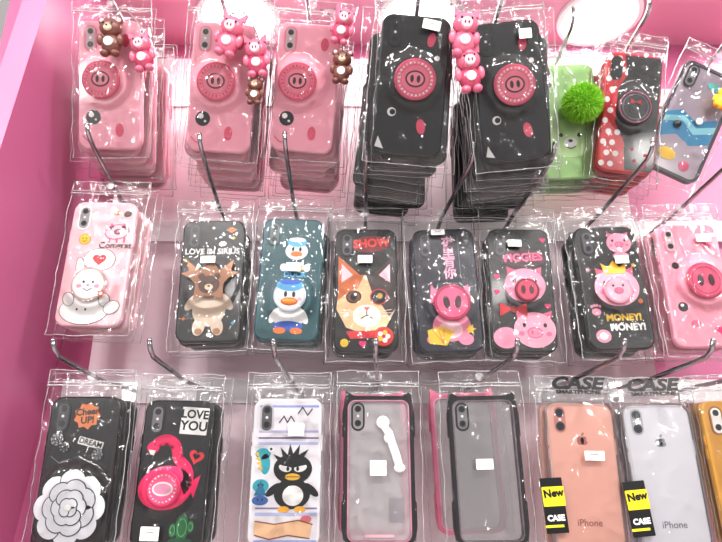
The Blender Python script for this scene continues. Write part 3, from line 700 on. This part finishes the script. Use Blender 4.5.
# ================================================================ room
def box(name, x0, x1, y0, y1, z0, z1, m):
    vs = [(x, y, z) for z in (z0, z1) for x, y in ((x0, y0), (x1, y0), (x1, y1), (x0, y1))]
    fs = [[3, 2, 1, 0], [4, 5, 6, 7], [0, 1, 5, 4], [1, 2, 6, 5], [2, 3, 7, 6], [3, 0, 4, 7]]
    me = bpy.data.meshes.new(name); me.from_pydata(vs, [], fs); me.materials.append(m)
    ob = bpy.data.objects.new(name, me); scene.collection.objects.link(ob); return ob
WP = wallmat("pink_laminate", (188, 94, 136), (194, 100, 141), .35, 2.)
WL = wallmat("pale_slat", (218, 198, 205), (226, 206, 213), .4, 4.)
CP = wallmat("pink_soffit", (204, 128, 156), (210, 134, 160), .4, 2.)
box("wall_back", -.6, 1.2, .80, .86, 0, 2.75, WP)
box("trim_panel", -.37, .40, .790, .80, .6, H0+.62, WL)
for k, z in enumerate((.545, .318, .088, -.14)):
    box("trim_%d" % (k+1), -.40, 1.2, .786, .7905, H0+z-.017, H0+z+.014, mat((225, 222, 224), .25))
z0, z1 = 0., H0+.655
def xl(z): return -.425+(z-H0-.05)*math.tan(math.radians(5))
me = bpy.data.meshes.new("wall_left")
vs = [(xl(z)-d, y, z) for z in (z0, z1+.2) for d, y in ((0, .57), (0, .80), (.03, .80), (.03, .57))]
me.from_pydata(vs, [], [[0, 1, 2, 3][::-1], [4, 5, 6, 7], [0, 1, 5, 4], [1, 2, 6, 5], [2, 3, 7, 6], [3, 0, 4, 7]]); me.materials.append(WP)
scene.collection.objects.link(bpy.data.objects.new("wall_left", me))
box("ceiling", xl(H0+.655), 1.2, .57, .80, H0+.655, H0+.70, CP)
box("floor", -3, 3, -3, .86, -.05, 0, wallmat("floor_tile", (215, 210, 206), (222, 217, 213), .3, 1.))
box("ceiling_shop", -3, 3, -3.4, 3, 2.75, 2.8, wallmat("shop_ceiling", (232, 230, 231), (238, 236, 237), .7, 1.))

em = bpy.data.materials.new("lamp_glow"); em.use_nodes = True
b = em.node_tree.nodes["Principled BSDF"]; b.inputs["Emission Color"].default_value = (1, .98, .96, 1); b.inputs["Emission Strength"].default_value = 7
def area(name, loc, size, e, aim=None, col=(1, .965, .94)):
    l = bpy.data.lights.new(name, 'AREA'); l.shape = 'DISK'; l.size = size; l.energy = e; l.color = col
    o = bpy.data.objects.new(name, l); o.location = loc
    if aim: o.rotation_euler = (Vector(aim)-Vector(loc)).to_track_quat('-Z', 'Y').to_euler()
    scene.collection.objects.link(o)
for X in (-.19, .09, .37, .65):
    m = MB(); m.T = Matrix.Translation((X*100, 73.5, (H0+.655)*100)) @ Matrix.Rotation(math.pi, 4, 'X')
    m.lathe(0, 0, [(6.4, 0), (6.3, .5), (5.6, .6), (5.4, .25)], mat((235, 232, 232), .3))
    m.ell(0, 0, 5.4, 5.4, .3, em, n=40)
    m.build("recessed_downlight")
    area("downlight_lamp", (X, .735, H0+.645), .1, .6)
# added unseen overhead lights: general fill and highlights on the bags
for X, Y in ((-.9, -.5), (.1, -.5), (1.0, -.4)):
    area("added_overhead_fill", (X, Y, 2.70), .3, 9.)
for X, Y, Z, e in ((-1.7, -1.0, 2.6, 18), (-.6, -.95, 2.66, 17), (.55, -.95, 2.66, 17), (1.8, -1.0, 2.6, 18)):
    area("added_front_fill", (X, Y, Z), .26, e, (0.05, .7, 1.5))  # added unseen lights that brighten the display from the front
for X, Y, Z, e in ((-.8, -2.3, 2.5, 5.), (.9, -2.3, 2.5, 5.), (-1.5, -1.9, 1.9, 7.), (1.6, -1.9, 1.9, 7.)):
    area("added_glare_light", (X, Y, Z), .15, e, (0.05, .7, 1.6))  # weaker unseen lights, added for glare on the bag film
w = bpy.data.worlds.new("World"); scene.world = w; w.use_nodes = True
w.node_tree.nodes["Background"].inputs[0].default_value = (1, .97, .98, 1)
w.node_tree.nodes["Background"].inputs[1].default_value = .56

cam = bpy.data.cameras.new("Camera"); cam.lens = 28.9; cam.sensor_width = 36; cam.clip_start = .01
co = bpy.data.objects.new("Camera", cam); co.location = (0, 0, H0); co.rotation_euler = (math.radians(90+18), 0, 0)
scene.collection.objects.link(co); scene.camera = co
